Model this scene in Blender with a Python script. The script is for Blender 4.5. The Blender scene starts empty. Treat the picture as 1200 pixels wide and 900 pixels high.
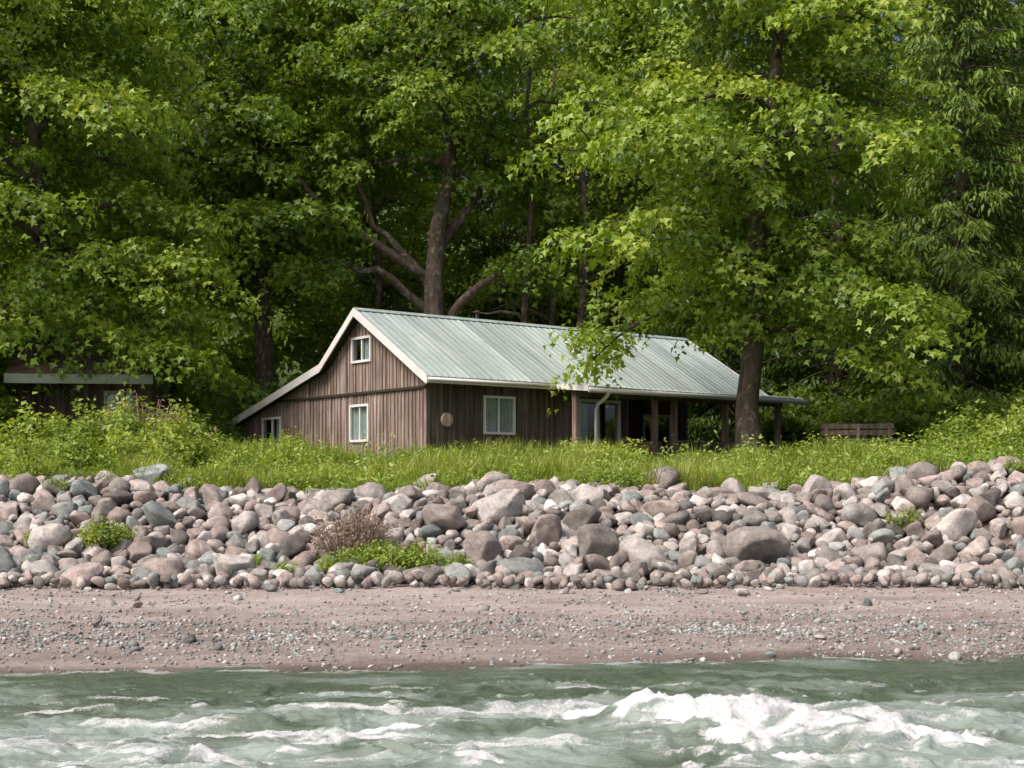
import bpy, math, random
import numpy as np
from mathutils import Vector
import bmesh
random.seed(7)
scene=bpy.context.scene
COL=scene.collection
CAMZ=1.8

# ---------------------------------------------------------------- noise
def _h(i,j,k,s):
    i=i.astype(np.int64);j=j.astype(np.int64);k=k.astype(np.int64)
    n=(i*374761393+j*668265263+k*1274126177+s*974634777)&0xffffffff
    n=((n^(n>>13))*1274126177)&0xffffffff
    n=((n^(n>>16))*2246822519)&0xffffffff
    n=n^(n>>15)
    return (n&0xffffff)/float(0xffffff)*2-1
def vn(x,y,z=0.0,s=0):
    x=np.asarray(x,float);y=np.asarray(y,float)+0*x;z=np.asarray(z,float)+0*x
    xi=np.floor(x);yi=np.floor(y);zi=np.floor(z)
    fx=x-xi;fy=y-yi;fz=z-zi
    fx=fx*fx*fx*(fx*(fx*6-15)+10);fy=fy*fy*fy*(fy*(fy*6-15)+10);fz=fz*fz*fz*(fz*(fz*6-15)+10)
    r=0
    for a in (0,1):
        for b in (0,1):
            for c in (0,1):
                w=(fx if a else 1-fx)*(fy if b else 1-fy)*(fz if c else 1-fz)
                r=r+w*_h(xi+a,yi+b,zi+c,s)
    return r
def fbm(x,y,z=0.0,s=0,o=4,g=.5):
    r=0;a=1;f=1;t=0
    for i in range(o):
        r=r+a*vn(np.asarray(x)*f+i*7.3,np.asarray(y)*f+i*3.1,np.asarray(z)*f,s+i);t+=a;a*=g;f*=2.03
    return r/t
def sst(a,b,x):
    t=np.clip((x-a)/(b-a),0,1);return t*t*(3-2*t)

# ---------------------------------------------------------------- mesh helpers
def link(o,parent=None):
    COL.objects.link(o)
    if parent is not None:o.parent=parent
    return o
def empty(name,loc=(0,0,0),rot=0):
    e=bpy.data.objects.new(name,None);e.location=loc;e.rotation_euler=(0,0,rot);e.empty_display_size=.3
    return link(e)
def mesh_np(name,V,F,mat,col=None,smooth=False):
    V=np.asarray(V,np.float32);F=np.asarray(F,np.int32)
    me=bpy.data.meshes.new(name)
    me.vertices.add(len(V));me.vertices.foreach_set('co',V.ravel())
    m,k=F.shape
    me.loops.add(m*k);me.loops.foreach_set('vertex_index',F.ravel())
    me.polygons.add(m)
    me.polygons.foreach_set('loop_start',np.arange(m,dtype=np.int32)*k)
    me.polygons.foreach_set('loop_total',np.full(m,k,np.int32))
    if smooth: me.polygons.foreach_set('use_smooth',np.ones(m,bool))
    me.update(calc_edges=True)
    if col is not None:
        a=me.color_attributes.new('Col','FLOAT_COLOR','POINT')
        c=np.ones((len(V),4),np.float32);c[:,:col.shape[1]]=col
        a.data.foreach_set('color',c.ravel())
    me.materials.append(mat)
    return me
def obj(name,me,parent=None,loc=(0,0,0),rot=0,scale=1):
    o=bpy.data.objects.new(name,me);o.location=loc;o.rotation_euler=(0,0,rot)
    o.scale=(scale,)*3 if not hasattr(scale,'__len__') else scale
    return link(o,parent)
class MB:
    def __init__(s):s.v=[];s.f=[];s.c=[]
    def poly(s,pts,faces,c=(1,1,1)):
        b=len(s.v);s.v+= [tuple(p) for p in pts];s.f+=[tuple(b+i for i in f) for f in faces];s.c+=[c]*len(pts)
    def hexa(s,p,c=(1,1,1)):
        s.poly(p,[(0,3,2,1),(4,5,6,7),(0,1,5,4),(1,2,6,5),(2,3,7,6),(3,0,4,7)],c)
    def box(s,x0,x1,y0,y1,z0,z1,c=(1,1,1)):
        s.hexa([(x0,y0,z0),(x1,y0,z0),(x1,y1,z0),(x0,y1,z0),(x0,y0,z1),(x1,y0,z1),(x1,y1,z1),(x0,y1,z1)],c)
    def tube(s,pts,rad,n=8,c=(1,1,1),cap=True):
        pts=[Vector(p) for p in pts];base=len(s.v)
        for i,p in enumerate(pts):
            d=(pts[min(i+1,len(pts)-1)]-pts[max(i-1,0)]).normalized()
            up=Vector((0,0,1)) if abs(d.z)<.9 else Vector((1,0,0))
            a=d.cross(up).normalized();b=a.cross(d)
            for k in range(n):
                t=2*math.pi*k/n
                s.v.append(tuple(p+(a*math.cos(t)+b*math.sin(t))*rad[i]));s.c.append(c)
        for i in range(len(pts)-1):
            for k in range(n):
                k2=(k+1)%n
                s.f.append((base+i*n+k,base+i*n+k2,base+(i+1)*n+k2,base+(i+1)*n+k))
        if cap:
            s.f.append(tuple(base+k for k in range(n)));s.f.append(tuple(base+(len(pts)-1)*n+k for k in range(n)))
    def mesh(s,name,mat,smooth=False):
        me=bpy.data.meshes.new(name);me.from_pydata(s.v,[],s.f)
        bm=bmesh.new();bm.from_mesh(me);bmesh.ops.recalc_face_normals(bm,faces=bm.faces);bm.to_mesh(me);bm.free()
        a=me.color_attributes.new('Col','FLOAT_COLOR','POINT')
        c=np.ones((len(s.v),4),np.float32);c[:,:3]=np.array(s.c)
        a.data.foreach_set('color',c.ravel())
        if smooth:me.polygons.foreach_set('use_smooth',[True]*len(me.polygons))
        me.materials.append(mat);return me

# ---------------------------------------------------------------- materials
def newmat(name):
    m=bpy.data.materials.new(name);m.use_nodes=True;nt=m.node_tree;nt.nodes.clear()
    out=nt.nodes.new('ShaderNodeOutputMaterial');return m,nt,out
def N(nt,t,**kw):
    n=nt.nodes.new(t)
    for k,v in kw.items():setattr(n,k,v)
    return n
def noise(nt,scale,detail=4,rough=.55,coord='Object',stretch=None):
    tc=N(nt,'ShaderNodeTexCoord');src=tc.outputs[coord]
    if stretch:
        mp=N(nt,'ShaderNodeMapping');mp.inputs['Scale'].default_value=stretch
        nt.links.new(src,mp.inputs[0]);src=mp.outputs[0]
    n=N(nt,'ShaderNodeTexNoise');n.inputs['Scale'].default_value=scale;n.inputs['Detail'].default_value=detail
    n.inputs['Roughness'].default_value=rough
    nt.links.new(src,n.inputs['Vector']);return n
def ramp(nt,src,stops):
    r=N(nt,'ShaderNodeValToRGB');e=r.color_ramp.elements
    while len(e)<len(stops):e.new(.5)
    for i,(p,c) in enumerate(stops):
        e[i].position=p;e[i].color=(*c,1) if len(c)==3 else c
    nt.links.new(src,r.inputs[0]);return r
def mixc(nt,fac,a,b,mode='MIX'):
    m=N(nt,'ShaderNodeMix',data_type='RGBA',blend_type=mode)
    for k,v in ((0,fac),(6,a),(7,b)):
        if isinstance(v,bpy.types.NodeSocket):nt.links.new(v,m.inputs[k])
        elif isinstance(v,(int,float)):m.inputs[k].default_value=v
        else:m.inputs[k].default_value=(*v,1)
    return m.outputs[2]
def bump(nt,h,strength,dist=.02,prev=None):
    b=N(nt,'ShaderNodeBump');b.inputs['Strength'].default_value=strength;b.inputs['Distance'].default_value=dist
    nt.links.new(h,b.inputs['Height'])
    if prev:nt.links.new(prev,b.inputs['Normal'])
    return b.outputs[0]
def principled(nt,out,base,rough=.7,nrm=None,spec=.3,metal=0):
    p=N(nt,'ShaderNodeBsdfPrincipled')
    if isinstance(base,bpy.types.NodeSocket):nt.links.new(base,p.inputs['Base Color'])
    else:p.inputs['Base Color'].default_value=(*base,1)
    p.inputs['Roughness'].default_value=rough
    p.inputs['Specular IOR Level'].default_value=spec;p.inputs['Metallic'].default_value=metal
    if nrm:nt.links.new(nrm,p.inputs['Normal'])
    nt.links.new(p.outputs[0],out.inputs[0]);return p
def vcol(nt):
    return N(nt,'ShaderNodeVertexColor',layer_name='Col').outputs[0]
def leafmat(name,stops,trans=.4):
    m,nt,out=newmat(name)
    r=ramp(nt,vcol(nt),stops)
    d=N(nt,'ShaderNodeBsdfDiffuse');t=N(nt,'ShaderNodeBsdfTranslucent');g=N(nt,'ShaderNodeBsdfGlossy')
    g.inputs['Roughness'].default_value=.45;g.inputs['Color'].default_value=(.8,.85,.8,1)
    nt.links.new(r.outputs[0],d.inputs[0])
    tc=mixc(nt,1.0,r.outputs[0],(1.28,1.18,.5),'MULTIPLY')
    nt.links.new(tc,t.inputs[0])
    a=N(nt,'ShaderNodeMixShader');a.inputs[0].default_value=trans
    nt.links.new(d.outputs[0],a.inputs[1]);nt.links.new(t.outputs[0],a.inputs[2])
    b=N(nt,'ShaderNodeMixShader');b.inputs[0].default_value=.03
    nt.links.new(a.outputs[0],b.inputs[1]);nt.links.new(g.outputs[0],b.inputs[2])
    nt.links.new(b.outputs[0],out.inputs[0]);return m
M_maple=leafmat('maple_leaf',[(0,(.06,.115,.014)),(.4,(.155,.255,.026)),(.75,(.29,.41,.05)),(1,(.42,.51,.085))],.42)
M_far=leafmat('far_leaf',[(0,(.05,.095,.013)),(.5,(.20,.31,.035)),(1,(.50,.58,.10))],.45)
M_cedar=leafmat('cedar_leaf',[(0,(.025,.05,.012)),(.6,(.085,.15,.026)),(1,(.23,.33,.055))],.2)
M_grass=leafmat('grass_blade',[(0,(.11,.17,.022)),(.6,(.25,.34,.045)),(.93,(.38,.46,.09)),(1,(.55,.50,.26))],.35)
M_shrub=leafmat('shrub_leaf',[(0,(.08,.145,.018)),(.6,(.22,.33,.045)),(1,(.40,.49,.10))],.4)
M_dry=leafmat('dry_twig',[(0,(.20,.13,.10)),(1,(.38,.29,.23))],.1)

m,nt,out=newmat('bark');M_bark=m
n1=noise(nt,6,8,.7,stretch=(1,1,.3));n2=noise(nt,1.2,4);n3=noise(nt,3.5,5,.7)
c=ramp(nt,n1.outputs[0],[(.3,(.035,.025,.02)),(.55,(.13,.095,.075)),(.8,(.27,.21,.175))]).outputs[0]
c=mixc(nt,ramp(nt,n2.outputs[0],[(.45,(0,0,0)),(.75,(.6,.6,.6))]).outputs[0],c,(.08,.10,.035))
c=mixc(nt,ramp(nt,n3.outputs[0],[(.55,(0,0,0)),(.62,(.6,.6,.6))]).outputs[0],c,(.32,.275,.245))
principled(nt,out,c,.9,bump(nt,n1.outputs[0],1.0,.12))

m,nt,out=newmat('weathered_boards');M_board=m
n1=noise(nt,9,8,.7,stretch=(1,1,.06));n2=noise(nt,.8,5,.6);n3=noise(nt,30,4,.6,stretch=(1,1,.05))
c=ramp(nt,n1.outputs[0],[(.28,(.085,.06,.05)),(.5,(.255,.195,.168)),(.72,(.50,.43,.39))]).outputs[0]
c=mixc(nt,1.0,c,vcol(nt),'MULTIPLY')
c=mixc(nt,ramp(nt,n2.outputs[0],[(.45,(0,0,0)),(.72,(.5,.5,.5))]).outputs[0],c,(.11,.072,.055))
principled(nt,out,c,.88,bump(nt,n3.outputs[0],.5,.01),.2)

def paint(name,colr,rough=.5,dirt=.3):
    m,nt,out=newmat(name);n=noise(nt,3,6,.65);n2=noise(nt,40,3)
    f=ramp(nt,n.outputs[0],[(.4,(0,0,0)),(.8,(dirt,)*3)]).outputs[0]
    c=mixc(nt,f,colr,tuple(x*.45 for x in colr))
    principled(nt,out,c,rough,bump(nt,n2.outputs[0],.15,.004));return m
M_white=paint('white_paint',(.78,.75,.73),.5,.35)
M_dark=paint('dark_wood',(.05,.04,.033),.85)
M_curt=paint('curtain_cloth',(.78,.82,.82),.9,.1)

m,nt,out=newmat('green_metal_roof');M_roof=m
n1=noise(nt,1.1,6,.6,stretch=(3,.35,.35));n2=noise(nt,.5,4);n3=noise(nt,14,5,.7);n4=noise(nt,2.2,5,.6)
c=ramp(nt,n1.outputs[0],[(.3,(.27,.335,.315)),(.55,(.38,.445,.425)),(.75,(.50,.555,.535))]).outputs[0]
c=mixc(nt,1.0,c,vcol(nt),'MULTIPLY')
c=mixc(nt,ramp(nt,n3.outputs[0],[(.55,(0,0,0)),(.8,(.45,.45,.45))]).outputs[0],c,(.22,.21,.17))
c=mixc(nt,ramp(nt,n4.outputs[0],[(.5,(0,0,0)),(.75,(.35,.35,.35))]).outputs[0],c,(.24,.27,.22))
principled(nt,out,c,.62,bump(nt,n2.outputs[0],.1,.02),.3,.0)

m,nt,out=newmat('window_glass');M_glass=m
g=N(nt,'ShaderNodeBsdfGlossy');g.inputs['Roughness'].default_value=.02
t=N(nt,'ShaderNodeBsdfTransparent');t.inputs[0].default_value=(.85,.9,.88,1)
mx=N(nt,'ShaderNodeMixShader');mx.inputs[0].default_value=.2
nt.links.new(t.outputs[0],mx.inputs[1]);nt.links.new(g.outputs[0],mx.inputs[2]);nt.links.new(mx.outputs[0],out.inputs[0])

m,nt,out=newmat('river_stone');M_rock=m
n1=noise(nt,5,8,.7);n2=noise(nt,60,5,.75);n3=noise(nt,12,4,.6)
f=ramp(nt,n1.outputs[0],[(.3,(.52,.51,.49)),(.55,(1.0,.98,.95)),(.78,(1.45,1.43,1.4))]).outputs[0]
c=mixc(nt,1.0,vcol(nt),f,'MULTIPLY')
f2=ramp(nt,n2.outputs[0],[(.32,(.6,.6,.6)),(.68,(1.3,1.3,1.3))]).outputs[0]
c=mixc(nt,1.0,c,f2,'MULTIPLY')
c=mixc(nt,ramp(nt,n3.outputs[0],[(.6,(0,0,0)),(.72,(.5,.5,.5))]).outputs[0],c,(.20,.19,.15))
nb=bump(nt,n1.outputs[0],.8,.07);nb=bump(nt,n2.outputs[0],.6,.012,nb)
principled(nt,out,c,.88,nb,.2)

# ---------------------------------------------------------------- terrain
def shore(x): return 13.75+.13*np.clip(x,-14,14)+.12*np.sin(x*.9)+.06*np.sin(x*2.3+1)
def crest(x): return 1.56+.34*sst(4,9,x)+.14*sst(-5,-9,x)+.08*np.sin(x*.7+1)
def terr(x,y):
    x=np.asarray(x,float);y=np.asarray(y,float)
    sh=shore(x);d=y-sh
    z=np.where(d<0,np.maximum(d*.13,-1.4),0)
    tb=np.clip(d/(21-sh),0,1)
    z=z+np.where(d>0,.28*tb**.9,0)
    z=z+(crest(x)-.28)*sst(20.9,25.6,y)*np.where(d>0,1,0)
    z=z+(2.35-crest(x))*sst(26,36,y)
    hill=np.clip(y-62,0,None)
    z=z+hill*.16+np.clip(y-90,0,None)*.12+ (y>70)*1.5*fbm(x/30,y/30,s=5)*sst(70,100,y)
    z=z+.05*fbm(x/1.5,y/1.5,s=11)*sst(14,16,y)+.015*fbm(x/.3,y/.3,s=12)*sst(14,15,y)
    z=z+np.clip(-22-y,0,20)*.25*(y<-22)
    return z
xs=np.concatenate([np.linspace(-320,-40,20),np.linspace(-38,-17,22),np.arange(-16,16,.12),np.linspace(16.2,38,22),np.linspace(40,320,20)])
ys=np.concatenate([np.linspace(-150,-30,10),np.linspace(-28,10,20),np.arange(12,27,.12),np.arange(27.3,62,.7),np.linspace(64,360,50)])
X,Y=np.meshgrid(xs,ys)
Z=terr(X,Y)
V=np.stack([X,Y,Z],-1).reshape(-1,3)
nx,ny=len(xs),len(ys)
I=(np.arange(ny-1)[:,None]*nx+np.arange(nx-1)[None,:]).ravel()
F=np.stack([I,I+1,I+nx+1,I+nx],1)
zx=V[:,0];zy=V[:,1]
wet=1-sst(.0,.8,(zy-shore(zx))+.35*fbm(zx/1.2,zy/.4,s=9))
damp=(1-sst(16.2,18.2,zy+.8*fbm(zx/1.6,zy/.6,s=19)))*.42
zc=np.stack([sst(20.6,21.6,zy+.3*fbm(zx,zy,s=3)),sst(25.2,26.4,zy+.5*fbm(zx,zy,s=4)),np.maximum(wet,damp)],1)
m,nt,out=newmat('river_bank_ground');M_gr=m
sep=N(nt,'ShaderNodeSeparateColor');nt.links.new(vcol(nt),sep.inputs[0])
n1=noise(nt,.9,6,.6,stretch=(.5,1.6,1));n2=noise(nt,14,6,.7);n3=noise(nt,60,4,.7)
sand=ramp(nt,n1.outputs[0],[(.3,(.27,.22,.195)),(.5,(.39,.325,.295)),(.72,(.50,.435,.405))]).outputs[0]
sand=mixc(nt,1.0,sand,ramp(nt,n2.outputs[0],[(.3,(.68,.67,.66)),(.65,(1.12,1.12,1.12))]).outputs[0],'MULTIPLY')
sand=mixc(nt,1.0,sand,ramp(nt,n3.outputs[0],[(.35,(.72,.72,.72)),(.65,(1.15,1.15,1.15))]).outputs[0],'MULTIPLY')
sand=mixc(nt,sep.outputs[2],sand,mixc(nt,1.0,sand,(.42,.39,.36),'MULTIPLY'))
soil=ramp(nt,n2.outputs[0],[(.3,(.07,.055,.045)),(.7,(.20,.16,.135))]).outputs[0]
gr=ramp(nt,n2.outputs[0],[(.3,(.035,.05,.012)),(.7,(.09,.13,.03))]).outputs[0]
c=mixc(nt,sep.outputs[0],sand,soil);c=mixc(nt,sep.outputs[1],c,gr)
nb=bump(nt,n2.outputs[0],.4,.03);nb=bump(nt,n3.outputs[0],.4,.01,nb)
principled(nt,out,c,.85,nb,.25)
obj('ground',mesh_np('ground',V,F,M_gr,zc,True))

# ---------------------------------------------------------------- water
xs=np.concatenate([np.linspace(-320,-30,12),np.linspace(-28,-8,60),np.arange(-7.5,7.5,.022),np.linspace(7.8,28,60),np.linspace(30,320,12)])
ys=np.concatenate([np.linspace(-27,4,40),np.linspace(4.4,7.6,20),np.arange(7.7,15.9,.022)])
X,Y=np.meshgrid(xs,ys)
wx=X+.45*fbm(X/.9,Y/.7,s=21,o=3);wy=Y+.30*fbm(X/.8+9,Y/.6,s=22,o=3)
near=1-sst(-1.8,-.1,Y-shore(X))
amp=.25+.75*near
def ridged(x,y,s,o=4):
    r=0;a=1;t=0
    for i in range(o):
        r=r+a*(1-np.abs(vn(x,y,0,s+i))*1.6);t+=a;a*=.55;x=x*2.1+3.3;y=y*2.0+1.7
    return r/t
big=fbm(wx/1.5,wy/.9,s=31,o=2)
rg=ridged(wx/.75,wy/.36,41)
rg2=ridged(wx/.28,wy/.16,141,3)
fine=fbm(wx/.11,wy/.07,s=51,o=3)
Z=amp*(.09*big+.070*(rg-.5)+.036*(rg2-.5)+.013*fine)
bk=[(.95,10.5,.42,.45,.12),(1.45,10.3,.50,.60,.14),(2.05,10.05,.60,.65,.15),(2.7,9.8,.50,.50,.10),(1.85,9.6,.85,.40,.04),(3.1,9.6,.3,.3,.04),
    (-1.7,9.85,.50,.13,.05),(-.8,10.2,.5,.09,.05),(-.15,8.95,.28,.20,.07),(-3.2,8.85,.5,.12,.05),(4.9,9.7,.4,.10,.04),(-2.3,9.4,.6,.09,.03),(.1,10.4,.3,.08,.03),(5.3,12.6,.7,.09,.03),(-4.4,10.7,.4,.07,.02),(3.7,8.9,.6,.14,.05),(.5,9.3,.5,.09,.03),(1.6,9.0,.8,.12,.04)]
fm=np.zeros_like(X)
froth=fbm(wx/.16,wy/.10,s=163,o=4,g=.65)
lump=ridged(wx/.26,wy/.20,173,3)
for (bx,by,sx,sy,h) in bk:
    g=np.exp(-((X-bx+.25*vn(X*2,Y*2,s=61)+.08*vn(X*6,Y*6,s=64))/sx)**2-((Y-by+.16*vn(X*2.2,Y*2,s=62))/sy)**2)
    Z=Z+h*g*(1+.40*(lump-.5)+.34*froth)
    fm=np.maximum(fm,g*min(1.25,.50+h*5.2))
ff=fbm(wx/.30,wy/.12,s=71,o=5,g=.62)
foam=sst(.28,.80,fm+.70*ff)
streak=sst(.14,.50,fbm(wx/1.2,wy/.26,s=81,o=5,g=.6)+.30*(rg-.6))*(1-sst(10.6,12.4,Y))*.60
crestf=sst(.60,.85,rg+.35*ff)*.45*near*(1-sst(12,13.2,Y))
foam=np.clip(np.maximum(foam,np.maximum(streak,crestf)),0,1)
edge=sst(-.30,-.05,Y-shore(X)+.12*ff)*sst(.0,.25,ff)*.4
Z=Z+foam*.028*froth
aer=np.clip(.66+1.0*fbm(wx/1.0,wy/.4,s=95,o=4)-.6*sst(10.6,12.2,Y),0,1)
V=np.stack([X,Y,Z],-1).reshape(-1,3)
nx,ny=len(xs),len(ys)
I=(np.arange(ny-1)[:,None]*nx+np.arange(nx-1)[None,:]).ravel()
F=np.stack([I,I+1,I+nx+1,I+nx],1)
wc=np.stack([np.maximum(foam,edge).ravel(),aer.ravel(),np.zeros(X.size)],1)
m,nt,out=newmat('river_water');M_wat=m
sep=N(nt,'ShaderNodeSeparateColor');nt.links.new(vcol(nt),sep.inputs[0])
n1=noise(nt,14,6,.65,stretch=(.6,1.4,1));n2=noise(nt,42,6,.75)
wcol=mixc(nt,sep.outputs[1],(.08,.11,.07),(.29,.345,.31))
w=N(nt,'ShaderNodeBsdfPrincipled');nt.links.new(wcol,w.inputs['Base Color']);w.inputs['Roughness'].default_value=.16;w.inputs['IOR'].default_value=1.33
nt.links.new(bump(nt,n1.outputs[0],.6,.05),w.inputs['Normal'])
fo=N(nt,'ShaderNodeBsdfPrincipled');fo.inputs['Base Color'].default_value=(.88,.88,.88,1);fo.inputs['Roughness'].default_value=.8
nt.links.new(bump(nt,n2.outputs[0],.8,.04),fo.inputs['Normal'])
mth=N(nt,'ShaderNodeMath',operation='ADD');nt.links.new(sep.outputs[0],mth.inputs[0])
m2=N(nt,'ShaderNodeMath',operation='MULTIPLY_ADD');nt.links.new(n2.outputs[0],m2.inputs[0]);m2.inputs[1].default_value=1.3;m2.inputs[2].default_value=-.65
nt.links.new(m2.outputs[0],mth.inputs[1])
fr=ramp(nt,mth.outputs[0],[(.15,(0,0,0)),(.75,(1,1,1))])
mx=N(nt,'ShaderNodeMixShader');nt.links.new(fr.outputs[0],mx.inputs[0]);nt.links.new(w.outputs[0],mx.inputs[1]);nt.links.new(fo.outputs[0],mx.inputs[2])
nt.links.new(mx.outputs[0],out.inputs[0])
obj('river_water',mesh_np('river_water',V,F,M_wat,wc,True))

# ---------------------------------------------------------------- rocks
rng=np.random.default_rng(5)
def ico(sub):
    bm=bmesh.new();bmesh.ops.create_icosphere(bm,subdivisions=sub,radius=1)
    v=np.array([x.co[:] for x in bm.verts]);f=np.array([[a.index for a in p.verts] for p in bm.faces]);bm.free();return v,f
def rotm(a,b,c):
    ca,sa,cb,sb,cc,sc=math.cos(a),math.sin(a),math.cos(b),math.sin(b),math.cos(c),math.sin(c)
    return np.array([[cc,-sc,0],[sc,cc,0],[0,0,1]])@np.array([[cb,0,sb],[0,1,0],[-sb,0,cb]])@np.array([[1,0,0],[0,ca,-sa],[0,sa,ca]])
IC3=ico(4);IC2=ico(3);IC1=ico(1)
def rockvar(ic,k,ang):
    v=ic[0].copy();r=np.random.default_rng(k)
    for i in range(ang):
        n=r.normal(size=3);n/=np.linalg.norm(n);d=r.uniform(.45,.84)
        t=v@n;ov=np.clip(t-d,0,None);v=v-ov[:,None]*n*.98
    q=1+.16*fbm(v[:,0]*1.1+k*9,v[:,1]*1.1,v[:,2]*1.1,s=k,o=3)+.04*fbm(v[:,0]*6,v[:,1]*6,v[:,2]*6,s=k+50,o=2)
    v=v*q[:,None];return v/np.sqrt((v**2).sum(1).mean())*.92
BIG=[rockvar(IC3,k,6+k%10) for k in range(14)]
MID=[rockvar(IC2,k+100,6+k%12) for k in range(36)]
ICS=ico(2);SM=[rockvar(ICS,k+40,4+k%5) for k in range(12)];TI=[rockvar(IC1,k+60,2) for k in range(6)]
PAL=np.array([(.44,.37,.345),(.48,.42,.39),(.36,.31,.285),(.31,.285,.265),(.58,.545,.52),(.32,.355,.345),(.40,.42,.41),(.76,.73,.705),(.20,.185,.175),(.48,.40,.365),(.38,.365,.35)])
PW=np.array([.11,.13,.10,.11,.16,.08,.09,.09,.05,.04,.07]);PW/=PW.sum()
def scatter(name,items,var,faces,mat,colf=1.0):
    Vs=[];Fs=[];Cs=[];b=0
    for (x,y,z,r,fl) in items:
        v=var[rng.integers(len(var))]
        sc=np.array([rng.uniform(.95,1.4),rng.uniform(.7,1.0),rng.uniform(.55,.85)*fl])*r
        R=rotm(rng.normal()*.42,rng.normal()*.42,rng.uniform(0,6.28))
        w=(v*sc)@R.T+np.array([x,y,z]);Vs.append(w);Fs.append(faces+b);b+=len(v)
        c=PAL[rng.choice(len(PAL),p=PW)]*rng.uniform(.68,1.2)*colf
        Cs.append(np.tile(c,(len(v),1)))
    return obj(name,mesh_np(name,np.concatenate(Vs),np.concatenate(Fs),mat,np.concatenate(Cs),True))
def throw(n,rmin,rmax,tight,pw=1.0,y0=20.9,y1=26.2):
    global A
    for i in range(n):
        x=rng.uniform(-12.5,12.5);y=rng.uniform(y0,y1)
        if y<21.2+.35*math.sin(x*1.3)+.25*math.sin(x*3.1) and rmin>.1:continue
        r=rmin+(rmax-rmin)*rng.random()**pw
        d=np.hypot(A[:,0]-x,(A[:,1]-y)*1.12)
        if np.any(d<tight*(A[:,2]+r)):continue
        A=np.vstack([A,[x,y,r]])
A=np.array([[3.98,22.2,.48],[-1.1,23.4,.34],[-.25,23.9,.40],[-8.3,21.6,.32],[.50,22.9,.32],[1.35,21.7,.22],[-7.6,25.7,.24],[-4.9,25.5,.23],[1.2,23.4,.26],[-4.6,23.4,.25],[7.2,24,.27]])
throw(110,.23,.29,1.3,1.5)
throw(2200,.135,.205,.90,1.3)
throw(8000,.095,.135,.84)
throw(12000,.06,.095,.84,1,20.5,26.5)
bigI=[];midI=[];smI=[]
for (x,y,r) in A:
    z=float(terr(x,y))+r*.30+.04+.09*rng.random()
    (bigI if r>.27 else midI if r>.11 else smI).append((x,y,z,r*1.18,1.2))
fillI=[]
for i in range(2600):
    x=rng.uniform(-12.5,12.5);y=rng.uniform(20.6,26.4);r=rng.uniform(.05,.12)
    fillI.append((x,y,float(terr(x,y))+.03,r,1))
scatter('riprap_boulders',bigI,BIG,IC3[1],M_rock)
scatter('riprap_stones',midI,MID,IC2[1],M_rock)
scatter('riprap_rubble',smI+fillI,SM,ICS[1],M_rock,.95)
n=36000
px=rng.uniform(-9.5,9.5,n*2);py=rng.uniform(13.2,21.3,n*2)
dens=.05+.98*np.exp(-((py-15.9-.5*np.sin(px*.6))/1.2)**2)*(0.3+.7*sst(-.25,.25,fbm(px/1.3,py/.5,s=15)))+.35*sst(20.3,21.2,py)+.15*sst(.1,.3,fbm(px/.8,py/.3,s=16))
k=(rng.random(n*2)<dens)&(py>shore(px)-.15)
px=px[k];py=py[k];pz=terr(px,py)
rr=.010+.028*rng.random(len(px))**3
pts=[(a,b,c+r*.25,r,.8) for a,b,c,r in zip(px,py,pz,rr)]
PAL[:,0]*=.92;PAL[:,2]*=1.04
scatter('beach_gravel',pts,TI,IC1[1],M_rock,1.10)
st=[]
for i in range(260):
    x=rng.uniform(-9,9);y=rng.choice([rng.uniform(14.2,21),rng.uniform(19.8,21),rng.uniform(14.2,17)]);r=.025+.07*rng.random()**3
    st.append((x,y,float(terr(x,y))+r*.25,r,.8))
st+=[(-3.55,20.0,.32,.13,.8),(-5.0,18.2,.22,.06,.8),(-4.95,16.3,.2,.08,.9),(2.9,17.1,.22,.06,.8)]
scatter('beach_stones',st,SM,ICS[1],M_rock,1.05)

# ---------------------------------------------------------------- leaves
LS={'maple':(np.array([(0,0,0),(-.55,.35,.10),(-.18,.55,.03),(0,1,-.12),(.18,.55,.03),(.55,.35,.10)]),np.array([(0,1,2,3),(0,3,4,5)])),
    'oval':(np.array([(0,0,0),(-.24,.4,.06),(0,1,-.08),(.24,.4,.06)]),np.array([(0,1,2),(0,2,3)])),
    'frond':(np.array([(0,0,0),(-.14,.35,.02),(0,1,-.12),(.14,.4,.02)]),np.array([(0,1,2,3)]))}
def nz(a):return a/np.maximum(np.linalg.norm(a,axis=1,keepdims=True),1e-6)
def leafmesh(name,P,Nn,T,S,tint,kind,mat):
    lv,lf=LS[kind]
    T=nz(T-(T*Nn).sum(1,keepdims=True)*Nn);B=np.cross(T,Nn)
    V=P[:,None,:]+S[:,None,None]*(lv[None,:,0,None]*B[:,None,:]+lv[None,:,1,None]*T[:,None,:]+lv[None,:,2,None]*Nn[:,None,:])
    n=len(P);k=len(lv)
    F=(np.arange(n)[:,None,None]*k+lf[None]).reshape(-1,lf.shape[1])
    c=np.repeat(np.clip(tint,0,1),k)[:,None]*np.ones((1,3))
    return mesh_np(name,V.reshape(-1,3),F,mat,c)
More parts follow.
